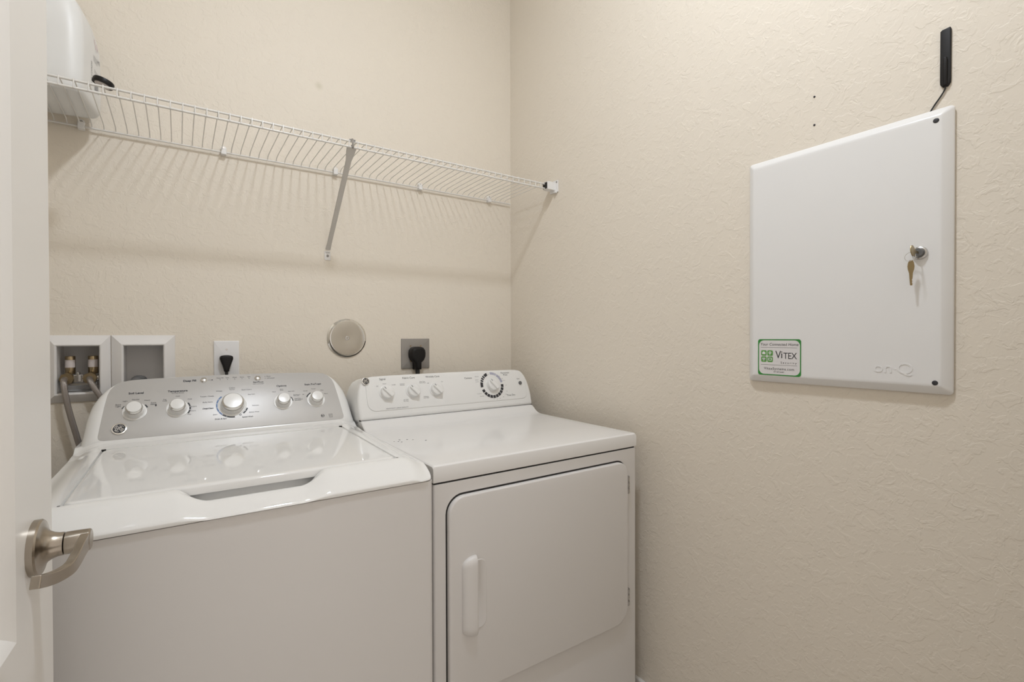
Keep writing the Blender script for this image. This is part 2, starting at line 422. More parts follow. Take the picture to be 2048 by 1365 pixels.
# lid
ld = MB(); lp = rr(-LX+.001, LY0+.001, LX-.001, LY1-.001, [.016, .016, .024, .024], 6)
bev = [(0, -.016), (0, -.004), (.0012, -.0015), (.004, 0), (.0075, .0003), (.011, .0006), (.0135, .0006)]
ld.loft([[(x, y, .9295+dz) for x, y in offs(lp, q)] for q, dz in bev])
lid = ld.build('lid', 'gloss', wash, smooth=50, shift=SW)
for sx in (-1, 1):                                                # small dark hinge notches at the rear corners
    MB().box((sx*(LX-.007), LY1-.003, .924), (sx*(LX+.002), LY1+.0035, .9300)).build('hinge_notch', 'darkgap', wash, shift=SW, bevel=.001)
    MB().box((sx*(LX+.0005), LY0-.003, .924), (sx*(LX+.0045), LY0+.003, .9290)).build('bumper', 'hosegrey', wash, shift=SW, bevel=.001)
# console
PO = Vector((0, -.225, .935)); EY = Vector((0, .11, .152)).normalized(); EX = Vector((1, 0, 0)); EN = EX.cross(EY)   # EN points out of the face
TC = lambda p: PO + EX*(p[0]*.981+.0045) + EY*(p[1]*.985+.0055) + EN*p[2]
half = [(.3500, -.040), (.3490, -.020), (.3460, 0), (.3425, .035), (.339, .075), (.331, .112), (.320, .137), (.306, .156), (.288, .170), (.262, .1795), (.225, .1845), (.16, .1880), (.08, .1895), (0, .1900)]
outer = [(a, b) for a, b in half] + [(-a, b) for a, b in reversed(half[:-1])]
shalf = [(.296, 0), (.3035, .0015), (.308, .006), (.3092, .013), (.3060, .05), (.3010, .10), (.2965, .135), (.291, .152), (.282, .165), (.268, .1755), (.248, .1795), (.20, .1820), (.10, .1845), (0, .1852)]
silv = shalf + [(-a, b) for a, b in reversed(shalf[:-1])]
def resample(lp, n):
    pts = [Vector(p) for p in lp]+[Vector(lp[0])]; L = [0]
    for a, b in zip(pts[:-1], pts[1:]): L.append(L[-1]+(b-a).length)
    out = []; k = 0
    for i in range(n):
        s_ = L[-1]*i/n
        while L[k+1] < s_: k += 1
        tt = (s_-L[k])/(L[k+1]-L[k]); p = pts[k].lerp(pts[k+1], tt); out.append((p.x, p.y))
    return out
def para(lp):   # same angular parametrisation for lofting the two outlines
    n = 120; c = (0, .075); out = []
    pts = [Vector(p) for p in lp]+[Vector(lp[0])]
    for i in range(n):
        a = 2*math.pi*i/n; dv = Vector((math.cos(a)*1.9, math.sin(a))); best = None
        for p, q in zip(pts[:-1], pts[1:]):
            e = q-p; den = dv.x*e.y-dv.y*e.x
            if abs(den) < 1e-12: continue
            w0 = p-Vector(c); tt = (w0.x*e.y-w0.y*e.x)/den; u = (w0.x*dv.y-w0.y*dv.x)/den
            if tt > 0 and -1e-6 <= u <= 1+1e-6: best = tt if best is None else min(best, tt)
        out.append((c[0]+dv.x*best, c[1]+dv.y*best))
    return out
pi_, po_ = para(silv), para(outer)
cs = MB(); loops = []
for k, (tt, dep) in enumerate(((.0, 0), (.12, .0004), (.35, -.0015), (.60, -.006), (.82, -.013), (.95, -.022), (1.0, -.032), (1.0, -.042))):
    loops.append([tuple(TC((lerp(a[0], b[0], tt), lerp(a[1], b[1], tt), dep))) for a, b in zip(pi_, po_)])
last = loops[-1]
loops.append([(p[0]*.997, -.085, max(p[2], .905)) for p in last])
cs.loft(loops); cs.build('console', 'cplastic', wash, smooth=60, shift=SW)
sp = MB(); plate(sp, silv[::-1][::-1], -.003, .0012, .0008, TC, seg=2)
silver = sp.build('control_panel', 'silver', wash, smooth=30, shift=SW, label='silver grey control panel film')
Z = .0016
# knobs
def wknob(x, y, r0, name='program_knob'):
    q = TC((x, y, 0)); T = frame(q, EX, EY, EN)
    q_ = 1.26 if name == 'cycle_knob' else 1.38
    k = MB().lathe([(r0*q_, .0010), (r0*(q_-.02), .0024), (r0*(q_-.12), .0028), (r0*1.12, .0022), (r0*1.09, .0022), (r0*1.06, .006), (r0*1.03, .0120), (r0*.99, .0125), (r0*.98, .0150)], T, n=40).build(name, 'cplastic', wash, smooth=45, shift=SW)
    MB().lathe([(r0*.97, .0145), (r0*1.0, .0160), (r0*.985, .0215), (r0*.93, .0240), (r0*.84, .0262)], T, n=40).build('chrome_ring', 'chrome', k, smooth=40, label='chrome ring', shift=SW)
    MB().lathe([(r0*.84, .0255), (r0*.84, .0272), (r0*.80, .0284), (r0*.3, .0290), (.0005, .0291)], T, n=40).build('knob_cap', 'cplastic', k, smooth=40, shift=SW)
for x, y in ((-.2360, .0835), (-.1395, .0835), (.1340, .0815), (.2320, .0815)): wknob(x, y-.004, .0195)
wknob(-.0040, .0790, .029, 'cycle_knob')
def wbtn(x, y):
    T = frame(TC((x, y, 0)), EX, EY, EN)
    k = MB().lathe([(.0085, .001), (.0085, .003), (.0072, .0042), (.0064, .0035)], T, n=28).build('push_button', 'chrome', wash, smooth=40, shift=SW, label='round button with chrome rim')
    MB().lathe([(.0064, .002), (.0062, .0045), (.003, .0055), (.0005, .0057)], T, n=28).build('button_face', 'satinchrome', k, smooth=40, shift=SW)
wbtn(-.0748, .1698); wbtn(.0688, .1682)
# lettering
ink = MB(); LET = {}
def lets(key): return LET.setdefault(key, MB())
WK = (-.2365, -.139, 0, .139, .238)
def tt_(s, x, y, sz, **k): text(lets('row' if y > .145 else min(WK, key=lambda q: abs(q-x-(.012 if k.get('align') == 'LEFT' else 0)))), s, x, y, sz, TC, z=Z, **k)
tt_('Soil Level', -.2345, .1365, .0088, bold=.00025); tt_('Temperature', -.139, .1365, .0088, bold=.00025); tt_('All Cold Rinses', -.139, .1300, .0048)
tt_('Options', .1345, .1355, .0088, bold=.0002); tt_('Stain PreTreat', .229, .1355, .0088, bold=.0002)
tt_('Normal', -.235, .1165, .0052); tt_('Light', -.2575, .113, .0052); tt_('Heavy', -.209, .112, .0052)
tt_('Extra\nLight', -.272, .1005, .0056); tt_('Extra\nHeavy', -.195, .1005, .0056)
tt_('Cool', -.139, .1195, .005); tt_('Tap\nCold', -.1695, .1085, .0052); tt_('Cold', -.1105, .1075, .0052); tt_('Colors', -.101, .0825, .0052)
tt_('Warm', -.103, .0685, .0052); tt_('Hot', -.112, .0585, .0052)
tt_('Deep Fill', -.110, .1690, .0090, bold=.0003)
tt_('Whites', -.037, .1285, .0054); tt_('Colors', -.003, .1375, .0058); tt_('Normal', -.003, .1315, .0044)
tt_('Dark Colors', .0360, .1285, .0054); tt_('Easy Care', .0480, .1115, .0048)
tt_('Towels / Sheets', -.0680, .1130, .0054); tt_('Bulky Items', -.0665, .0935, .0054); tt_('DeepClean', -.0665, .0725, .0060, bold=.0002, shear=.2)
tt_('Jeans', -.0490, .0510, .0054); tt_('Drain & Spin', -.0355, .0355, .0058, bold=.0001); tt_('Speed Wash', .0335, .0355, .0058, bold=.0001)
tt_('Active Wear', .0515, .0500, .0054); tt_('Delicates', .0565, .0720, .0050)
for s, x in (('Deep Fill', -.033), ('Soak', -.0136), ('Wash', .0058), ('Rinse', .0254), ('Spin', .0448)):
    tt_(s, x, .1745, .0050); disc(ink, x, .1685, .0010, TC, Z)
line(ink, -.0645, .1690, -.0545, .1690, .0006, TC, Z); disc(ink, -.0535, .1690, .0017, TC, Z)
tt_('Start/Pause', .0695, .1540, .0064, bold=.0001); tt_('Hold 3 sec to Start', .0695, .1475, .0040)
tt_('Pause', .0945, .1735, .0050, align='LEFT'); tt_('Lid Locked', .0945, .1665, .0050, align='LEFT')
disc(ink, .0900, .1735, .0009, TC, Z); disc(ink, .0900, .1665, .0009, TC, Z)
tt_('Extra\nRinse', .1335, .1215, .0046); tt_('None', .1110, .1150, .0044); tt_('Fabric Soft', .1610, .1135, .0044)
tt_('2nd Rinse &\nExtra Spin', .1660, .0985, .0042, align='LEFT'); tt_('Deep Rinse\nFabric Softener\nExtra Rinse', .1680, .0830, .0040, align='LEFT')
tt_('Off', .1950, .0990, .0044); tt_('Garden', .2035, .1120, .0044); tt_('Tomato', .2290, .1180, .0044); tt_('Wine', .2540, .1110, .0044); tt_('Blood', .2655, .0970, .0044)
# HE mark
arc_band(ink, .2445, .0175, .0042, .0053, 0, 360, TC, Z, 28); tt_('he', .2445, .0175, .0075, bold=.0004)
for q in (0, 1): line(ink, .2640, .0125+q*.0095, .2745, .0125+q*.0095, .0005, TC, Z)
line(ink, .2640, .0125, .2640, .022, .0005, TC, Z); line(ink, .2745, .0125, .2745, .022, .0005, TC, Z); tt_('NSF', .2693, .0172, .0048)
tt_('Certified', .2693, .0098, .0030)
# black arcs
for a0, a1 in ((20, 40),): arc_band(ink, -.2365, .079, .028, .0315, a0, a1, TC, Z)
arc_band(ink, -.2365, .079, .028, .0300, 140, 160, TC, Z); disc(ink, -.1895, .0945, .0020, TC, Z, ry=.0034)
arc_band(ink, -.139, .079, .0275, .0312, -35, 35, TC, Z)
arc_band(ink, .134, .0775, .0265, .030, 2, 32, TC, Z); arc_band(ink, .232, .0775, .0272, .031, 118, 158, TC, Z)
arc_band(ink, -.004, .079, .0385, .0425, 228, 276, TC, Z); arc_band(ink, -.004, .079, .0385, .0425, 311, 340, TC, Z)
arc_band(ink, .0146, .0440, .0018, .0030, 0, 360, TC, Z)
ink.build('dial_markings', 'ink', silver, smooth=0, shift=SW)
for k_, m_ in LET.items(): m_.build('indicator_lettering' if k_ == 'row' else 'dial_lettering', 'ink', silver, smooth=0, shift=SW)
bl = MB(); arc_band(bl, -.004, .079, .0385, .0425, 132, 228, TC, Z, 24); bl.build('blue_dial_arc', 'blueink', silver, smooth=0, shift=SW)
wd_ = MB()
for a in (150, 170, 190, 210, 228, 246, 325): disc(wd_, .0405*math.cos(R(a))-.004, .079+.0405*math.sin(R(a)), .0011, TC, Z+.0003)
for a in (-12, 8): disc(wd_, -.139+.0293*math.cos(R(a)), .079+.0293*math.sin(R(a)), .0010, TC, Z+.0003)
wd_.build('dial_dots', 'whiteink', silver, smooth=0, shift=SW)
# badge with the round monogram
def monogram(parent, T, rad, shift, z=.0045):
    bd = MB().lathe([(rad, 0), (rad, .002), (rad*.95, .0035), (rad*.80, .0040), (rad*.74, .0030)], T, n=36).build('badge', 'chrome', parent, shift=shift, label='round chrome badge with black centre')
    MB().lathe([(rad*.75, .001), (rad*.75, .0036), (.0003, .0037)], T, n=36).build('badge_field', 'ink', bd, shift=shift)
    mg = MB(); s = rad
    def stroke(pts, wd=.075): mg.tube([(p[0]*s, p[1]*s, .0040) for p in bez([(*q, 0) for q in pts], 6)], wd*s, 6, T)
    stroke([(-.06, .14), (-.14, .30), (-.30, .28), (-.36, .10), (-.42, -.12), (-.36, -.28), (-.20, -.26), (-.10, -.10), (-.16, .0), (-.30, -.02)])
    stroke([(-.10, -.10), (-.02, .08), (.10, .26), (.24, .30), (.30, .20), (.20, .10), (.10, .08)])
    stroke([(.20, .10), (.10, -.04), (.10, -.24), (.26, -.30), (.38, -.18), (.38, -.06), (.28, -.04)])
    for k in range(4):
        a0 = R(90*k+20)
        stroke([(.58*math.cos(a0+u), .58*math.sin(a0+u)) for u in (0, .35, .7, 1.0)]+[(.46*math.cos(a0+1.12), .46*math.sin(a0+1.12))], .05)
    mg.build('monogram', 'satinchrome', bd, shift=shift)
monogram(wash, frame(TC((-.2665, .0295, .0012)), EX, EY, EN), .0165, SW)

# ---------------------------------------------------------------- dryer
DXC = -.4145
dry = thing('clothes_dryer', (DXC, -.44, 0), 'white front-loading clothes dryer with a square door, right of the washer', 'dryer')
SD = (0, .44, 0); HW = .3405; YD = -.793
cb = MB(); lp = rr(-HW+.001, YD, HW-.001, -.09, [.006, .006, .006, .006], 4)
# door opening shadow recess is formed by a slightly sunk gap plate behind the door
cb.loft([[(x, y, .02) for x, y in lp], [(x, y, .859) for x, y in lp]]); cb.build('cabinet', 'satin', dry, shift=SD)
g = MB(); lp = rr(-HW+.004, YD+.003, HW-.004, -.094, .004, 3); g.loft([[(x, y, .859) for x, y in lp], [(x, y, .8635) for x, y in lp]]); g.build('shadow_gap', 'darkgap', dry, shift=SD)
for sx in (-.29, .29):
    for sy in (-.74, -.14):
        MB().lathe([(.02, 0), (.02, .012), (.012, .014), (.012, .022)], lambda p, sx=sx, sy=sy: Vector((p[0]+sx, p[1]+sy, p[2])), n=16).build('foot', 'blackrub', dry, shift=SD)
# top panel with the ramp up to the console
prof = [(-.090, .8635), (-.7925, .8635), (-.7935, .868), (-.7935, .8965), (-.7925, .9005), (-.789, .9030), (-.784, .9037), (-.60, .9030), (-.335, .9030), (-.312, .9040), (-.298, .9070), (-.286, .9125), (-.275, .9205), (-.266, .9270), (-.2595, .9298), (-.252, .9305), (-.090, .9305)]
tp = MB(); loops = []
def tpx(x):
    e = smooth(HW-.0045, HW, abs(x)); e2 = smooth(.300, .335, abs(x))
    out = []
    for y, z in prof:
        yy = y
        if -.32 < y < -.25: yy = y + .0*e2
        zz = z if z < .866 else z - .0035*e*e
        out.append((x, yy, zz))
    return out
for x in [-HW, -HW+.0015, -HW+.003, -HW+.0045, -.30, -.1, .1, .30, HW-.0045, HW-.003, HW-.0015, HW]: loops.append(tpx(x))
tp.loft(loops); tp.build('top_panel', 'gloss2', dry, smooth=40, shift=SD)
# console
DO = Vector((0, -.2575, .9325)); DY = Vector((0, .049, .144)).normalized(); DN = EX.cross(DY); TDc = frame(DO, EX, DY, DN)
TDi = lambda p: TDc((p[0]*.980+.0058, p[1]*.984+.0050, p[2]))
half = [(.346, 0), (.3495, .012), (.3505, .04), (.3490, .070), (.3445, .096), (.337, .117), (.327, .131), (.313, .1400), (.295, .1440), (.25, .1452), (.12, .1462), (0, .1465)]
half = [(a*.985, b*1.012) for a, b in half]
outer = half+[(-a, b) for a, b in reversed(half[:-1])]
dc = MB(); loops = []
for q, dep in ((.012, .0006), (.007, .0002), (.0032, -.0014), (.001, -.0045), (0, -.009), (0, -.05)):
    loops.append([tuple(TDc((x, y, dep))) for x, y in offs(outer, q)])
loops.append([(p[0], -.10, min(max(p[2], .9315), 1.068)) for p in loops[-1]])
dc.loft(loops); dc.build('console', 'cplastic', dry, smooth=60, shift=SD)
g = MB(); g.box((-.342, -.252, .9295), (.342, -.110, .9335)); g.build('console_gap', 'darkgap', dry, shift=SD)
pd = MB(); plate(pd, rr(-.327, .0205, .325, .1385, [.030, .024, .030, .012], 8), -.002, .0030, .0028, TDi)
pad = pd.build('control_panel', 'cplastic', dry, smooth=50, shift=SD)
ZD = .0033
def dknob(x, y, r0, ang, name='selector_knob', skirt=1.18):
    T = frame(TDi((x, y, .003)), EX, DY, DN)
    k = MB().lathe([(r0*skirt, .0002), (r0*skirt, .0012), (r0*(skirt-.04), .0018), (r0*1.02, .0020), (r0*1.0, .0035), (r0*.97, .0120), (r0*.93, .0150), (r0*.86, .0162), (.0005, .0165)], T, n=40).build(name, 'cplastic', dry, smooth=40, shift=SD)
    ca, sa = math.cos(R(ang)), math.sin(R(ang)); ex = EX*ca+DY*sa; ey = DN.cross(ex)
    T2 = frame(TDi((x, y, .0185)), ex, ey, DN)
    gp = MB(); plate(gp, rr(-r0*.93, -r0*.30, r0*.93, r0*.30, r0*.16, 4), 0, .0075, .0025, T2, seg=3)
    gp.build('grip_bar', 'cplastic', k, smooth=40, shift=SD)
    pt = MB(); line(pt, r0*.55, 0, r0*.90, 0, r0*.10, T2, .0078); pt.build('pointer_line', 'greyink', k, smooth=0, shift=SD)
for x in (-.2570, -.1610, -.0720): dknob(x, .0820, .0222, 132)
dknob(.1670, .0850, .0245, 128, 'timer_dial', 1.06)
T = frame(TDi((.3000, .0845, .003)), EX, DY, DN)
MB().lathe([(.0072, 0), (.0072, .003), (.0060, .0042), (.0005, .0044)], T, n=28).build('start_button', 'hosegrey', dry, smooth=40, shift=SD, label='round dark grey start button')
ink = MB(); LET = {}; DK = (-.2570, -.1610, -.0720, .1735)
def tt_(s, x, y, sz, **k): text(lets(('b', min(DK, key=lambda q: abs(q-x)))), s, x, y, sz, TDi, z=ZD, **k)
def tg_(s, x, y, sz, **k): text(lets(('g', min(DK, key=lambda q: abs(q-x)))), s, x, y, sz, TDi, z=ZD, **k)
tt_('Signal', -.2670, .1295, .0098); tt_('Fabric Care', -.1720, .1295, .0098); tt_('Wrinkle Care', -.0800, .1295, .0098); tt_('Cottons', .0660, .1165, .0098)
tt_('Permanent\nPress', .2360, .1255, .0092); tt_('Time Dry', .2460, .0385, .0100); tt_('Start', .2945, .1020, .0072)
tg_('Off', -.2880, .1060, .0054); tg_('Lower', -.2620, .1135, .0050); tg_('Louder', -.2290, .1080, .0050)
tg_('Cottons\nNormal', -.1985, .1070, .0052); tg_('Easy Care\nPerm Press', -.1220, .1110, .0052); tg_('Air Fluff\nNo Heat', -.1920, .0500, .0052); tg_('Delicates\nLow Heat', -.1150, .0560, .0052)
tg_('Off', -.1010, .1060, .0054); tg_('On', -.0450, .1090, .0054); tg_('HEAVY DUTY LARGE CAPACITY', -.2260, .0265, .0056)
for s, x, y in (('More Dry', .1040, .1205), ('', .104, .114), ('Optional', .1020, .1075), ('Less Dry', .1030, .1000), ('Cool Down', .1030, .0530), ('Dewrinkle', .1130, .0430), ('Off', .1560, .1260), ('More Dry', .2020, .1170), ('Less Dry', .2140, .1070), ('Cool Down', .2210, .0990), ('Off', .2310, .0790), ('80', .2300, .0550), ('70', .2230, .0430), ('60', .2090, .0340), ('40', .1920, .0290), ('20', .1780, .0270), ('10', .1640, .0280)):
    if s: tg_(s, x, y, .0042)
for a0, a1 in ((110, 128), (131, 139), (142, 150), (153, 161), (164, 188), (200, 214)): arc_band(ink, .1665, .0840, .0405, .0520, a0, a1, TDi, ZD, 8)
for k in range(9): arc_band(ink, .1665, .0840, .0405, .0520, 217+k*16.2, 217+k*16.2+14, TDi, ZD, 6)
ink.build('dial_markings', 'ink', pad, smooth=0, shift=SD)
for (c_, k_), m_ in LET.items(): m_.build('dial_title' if c_ == 'b' else 'small_lettering', 'ink' if c_ == 'b' else 'greyink', pad, smooth=0, shift=SD)
la = MB()
for a0, a1 in ((70, 92), (64, 69), (58, 63), (10, 55)): arc_band(la, .1665, .0840, .0415, .0510, a0, a1, TDi, ZD, 12)
la.build('lilac_dial_arc', 'lilacink', pad, smooth=0, shift=SD)
monogram(dry, frame(TDi((-.3256, .1255, .0030)), EX, DY, DN), .0130, SD)
# dryer door: rounded square with a dark gap around it
TF = frame((0, YD, 0), (1, 0, 0), (0, 0, 1), (0, -1, 0))
DL, DR, DB, DT = -.3060, .2920, .3430, .8255
g = MB(); plate(g, rr(DL-.0035, DB-.003, DR+.0025, DT+.0045, [.045, .05, .040, .045], 8), -.004, .0005, .0003, TF, seg=1); g.build('door_gap', 'darkgap', dry, shift=SD)
dm = MB(); plate(dm, rr(DL, DB, DR, DT, [.045, .05, .038, .042], 10), .000, .0130, .0045, TF)
dd_ = dm.build('door', 'satin', dry, smooth=50, shift=SD)
# pull: a raised paddle on the left and a sunk finger cup on its right
hp = MB()
prof = [(-.2740, .0125), (-.2738, .0160), (-.2715, .0200), (-.2640, .0245), (-.2520, .0275), (-.2420, .0285), (-.2375, .0280), (-.2365, .0265), (-.2365, .0125)]
loops = []
for u in (0, .0015, .006, .014, .026, .042, .062, .09, .125, .3, .5, .7, .875, .91, .938, .958, .974, .986, .994, .9985, 1):
    z = lerp(.4880, .6790, u); e = min(u, 1-u)*(.6790-.4880); q = 0 if e >= .022 else (1-math.sqrt(max(0, 1-((.022-e)/.022)**2)))
    loops.append([(lerp(x, -.2365, q*.85), z, lerp(t_, .0125, q*.75)) for x, t_ in prof])
hp.loft(loops, TF); h_ = hp.build('handle', 'satin', dd_, smooth=60, shift=SD)
cup = MB(); lp = rr(-.2365, .4990, -.2060, .6660, [.001, .020, .020, .001], 8)
cup.loft([[(x, y, .0131) for x, y in offs(lp, 0)], [(x, y, .0142) for x, y in offs(lp, .0010)], [(x, y, .0142) for x, y in offs(lp, .0022)], [(x, y, .0133) for x, y in offs(lp, .0055)]], TF, cap0=False)
cup.build('finger_cup', 'satin', dd_, smooth=60, shift=SD)
for z in (.7540, .4150):
    hg = MB(); hg.box((DR-.0015, z-.0265, .0002), (DR+.006, z+.0265, .0125), TF)
    hh = hg.build('hinge', 'steel', dry, shift=SD, bevel=.001)
    hk = MB()
    for q in (-.018, 0, .018): hk.tube([tuple(TF((DR+.0022, z+q-.006, .0125))), tuple(TF((DR+.0022, z+q+.006, .0125)))], .0028, 8)
    hk.build('hinge_knuckle', 'satinchrome', hh, shift=SD)
# specks of lint lying on the dryer top
sk = MB()
for x, y, q in ((-.295, -.470, .0022), (-.306, -.490, .0015), (-.300, -.500, .0017), (-.275, -.478, .0020), (-.262, -.490, .0018), (-.235, -.520, .0021), (-.316, -.483, .0012)):
    sk.lathe([(q, 0), (q*.9, .0005), (.0002, .0009)], lambda p, x=x, y=y: Vector((p[0]*1.4+x+DXC, p[1]+y, p[2]+.9031)), n=8)
tag(sk.build('lint_specks', 'hosegrey', kind='stuff'), 'scattered dark lint specks on the white dryer top', 'lint')

# ---------------------------------------------------------------- wire shelf
ZS = 1.7990
sh = thing('wire_shelf', (-.79, -.15, ZS), 'white vinyl-coated wire shelf along the back wall above the machines', 'shelf')
SS = (.79, .15, -ZS)
MB().tube([(-1.72, -.305, ZS), (-.045, -.305, ZS)], .0029, 10).tube([(-1.72, -.3055, ZS-.0175), (-.042, -.3055, ZS-.0175)], .0030, 10).build('front_rails', 'wire', sh, shift=SS)
MB().tube([(-1.72, -.0120, ZS-.0085), (-.010, -.0120, ZS-.0085)], .0027, 10).tube([(-1.72, -.150, ZS-.0015), (-1.70, -.150, ZS-.0015)], .0026, 8).build('back_rail', 'wire', sh, shift=SS)
dk = MB(); x = -1.4595-.0261*9
while x < -.04:
    dk.tube([(x, -.0120, ZS-.0050), (x, -.020, ZS+.0005), (x, -.032, ZS+.0030), (x, -.060, ZS+.0038), (x, -.303, ZS+.0038), (x, -.3075, ZS+.003), (x, -.3088, ZS), (x, -.3088, ZS-.019)], .0014, 6)
    x += .02625
dk.build('wire_deck', 'wire', sh, shift=SS)
for i, cx in enumerate((-1.455, -1.112, -.766, -.440, -.120)):
    c = MB(); c.tube([(cx, -.0005, ZS+.004), (cx, -.0125, ZS+.004)], .0080, 16)
    c.box((cx-.0075, -.019, ZS-.016), (cx+.0075, -.0005, ZS+.003))
    o = c.build('wall_clip', 'clip', sh, bevel=.0015, shift=SS)
    MB().tube([(cx, -.0120, ZS+.0055), (cx, -.0140, ZS+.0055)], .0036, 14).build('clip_pin', 'satinchrome', o, shift=SS)
br = MB()
a, b = Vector((-.7915, -.300, ZS-.016)), Vector((-.7925, -.0085, 1.512))
dv = (b-a).normalized(); nv = Vector((1,0,0)).cross(dv).normalized()
loops = []
for u, wd in ((0, .030), (.05, .026), (.12, .017), (.92, .015), (1, .017)):
    p = a.lerp(b, u); h_ = .0045
    loops.append([p+Vector((-wd/2,0,0))+nv*h_, p+Vector((-wd/2,0,0)), p+Vector((-wd/2+.003,0,0))-nv*.001, p+Vector((wd/2-.003,0,0))-nv*.001, p+Vector((wd/2,0,0)), p+Vector((wd/2,0,0))+nv*h_, p+Vector((wd/2-.0012,0,0))+nv*h_, p+Vector((wd/2-.0012,0,0))+nv*.001, p+Vector((-wd/2+.0012,0,0))+nv*.001, p+Vector((-wd/2+.0012,0,0))+nv*h_])
br.loft(loops); bo = br.build('support_brace', 'brace', sh, bevel=.0006, seg=2, shift=SS, label='grey steel diagonal brace')
fo = MB(); fo.box((-.8030, -.0025, 1.4765), (-.7820, -.0002, 1.508)); fo.box((-.8000, -.0085, 1.504), (-.7850, -.0005, 1.5065)); fo.build('foot_plate', 'clip', bo, bevel=.0008, shift=SS)
MB().lathe([(.0042, 0), (.0040, .0015), (.0020, .0025), (.0018, .0012), (.0003, .0012)], lambda p: Vector((-.7925+p[0], -.0025-p[2], 1.4915+p[1])), n=16).build('screw', 'steel', bo, shift=SS)
hkb = MB(); hkb.tube(bez([(-.7915, -.302, ZS-.012), (-.7915, -.311, ZS-.019), (-.7915, -.313, ZS-.004), (-.7915, -.306, ZS+.006), (-.7915, -.298, ZS+.004)], 5), .0035, 8)
hkb.box((-.8000, -.309, ZS+.0028), (-.7820, -.296, ZS+.0062)); hkb.build('brace_hook', 'steel', bo, shift=SS)
eb = MB(); eb.box((-.044, -.3215, ZS-.022), (-.003, -.292, ZS+.0075)); eb.box((-.0045, -.336, ZS-.030), (-.0004, -.285, ZS+.016))
eb.box((-.022, -.300, ZS+.004), (-.004, -.296, ZS+.018)); eb.box((-.012, -.330, ZS-.034), (-.003, -.318, ZS-.024))
eo = eb.build('end_bracket', 'clip', sh, bevel=.0015, shift=SS)
MB().box((-.0465, -.3190, ZS-.019), (-.0438, -.2945, ZS+.0045)).build('dark_socket', 'darkgap', eo, shift=SS)
MB().lathe([(.0035, 0), (.0032, .0015), (.0003, .0020)], lambda p: Vector((-.0045-p[2], -.329+p[0], ZS+.0085+p[1])), n=14).build('screw', 'steel', eo, shift=SS)

# ---------------------------------------------------------------- jug on the shelf
ZJ = ZS+.0053
jg = thing('plastic_jug', (-1.490, -.132, ZJ), 'large white plastic jug on the left end of the wire shelf', 'jug', R(-7))
def jl(x0, y0, x1, y1, q, z): return [(a, b, z) for a, b in rr(x0, y0, x1, y1, q, 7)]
j = MB()
j.loft([jl(-.070, -.092, .066, .088, .022, 0), jl(-.074, -.096, .070, .092, .026, .003), jl(-.077, -.099, .074, .096, .030, .012), jl(-.078, -.100, .0755, .097, .030, .05),
        jl(-.078, -.100, .0755, .097, .032, .14), jl(-.077, -.099, .0745, .096, .034, .17), jl(-.074, -.096, .070, .092, .036, .20), jl(-.069, -.088, .062, .084, .038, .23),
        jl(-.060, -.074, .044, .070, .038, .258), jl(-.055, -.058, .020, .056, .032, .278), jl(-.046, -.038, -.002, .036, .018, .292), jl(-.044, -.026, -.010, .026, .015, .300), jl(-.044, -.026, -.010, .026, .015, .32)])
j.build('jug_body', 'jug', jg, smooth=60)
MB().lathe([(.026, .318), (.026, .346), (.024, .350), (.0005, .350)], lambda p: Vector((p[0]-.027, p[1], p[2])), n=28).build('screw_cap', 'clip', jg)
JX = [(0, .072), (.012, .074), (.05, .0755), (.14, .0755), (.17, .0745), (.20, .070), (.23, .062), (.258, .044), (.30, 0)]
def TJ(p):                                                        # follows the side of the jug
    for (z0, x0), (z1, x1) in zip(JX[:-1], JX[1:]):
        if z0 <= p[1] <= z1: return Vector((lerp(x0, x1, (p[1]-z0)/(z1-z0))+p[2]+.0003, p[0], p[1]))
    return Vector((.07, p[0], p[1]))
jt = MB()
text(jt, 'HE', .050, .140, .015, TJ, z=.0006); text(jt, 'Liquid detergent\nUse one capful\nfor each load', .022, .132, .0060, TJ, z=.0006)
text(jt, '150 LOADS', -.012, .085, .012, TJ, z=.0006, rot=R(90)); text(jt, 'Keep out of reach\nof children. Rinse\ncap after use.', .030, .098, .0056, TJ, z=.0006)
for k in range(14): line(jt, .012+k*.0024, .050, .012+k*.0024, .078, .0009 if k % 3 else .0015, TJ, .0006)
jt.build('back_label_print', 'greyink', jg, smooth=0, label='small dark and red print on the side')
rt = MB(); text(rt, 'CLEAN', .028, .178, .009, TJ, z=.0006, rot=R(80)); text(rt, 'FRESH', .044, .176, .008, TJ, z=.0006, rot=R(80)); rt.build('red_print', 'redink', jg, smooth=0)

# small black oval cap lying tilted on the shelf wires
cp = thing('black_cap', (-1.382, -.283, ZJ+.003), 'small black oval cap with a pale underside, tilted on the shelf wires beside the jug', 'cap')
ex = Vector((math.cos(R(16)), 0, -math.sin(R(16)))); TB = frame((0, 0, .006), ex, (0, 1, 0))
MB().lathe([(.0150, -.0015), (.0205, -.0020), (.0212, 0), (.0212, .0075), (.0200, .0098), (.0170, .0105), (.0004, .0108)], TB, n=32).build('cap_shell', 'black', cp)
MB().lathe([(.0005, -.0060), (.0120, -.0055), (.0150, -.0035), (.0155, -.0010)], TB, n=28).build('cap_insert', 'labelpaper', cp, label='pale underside')

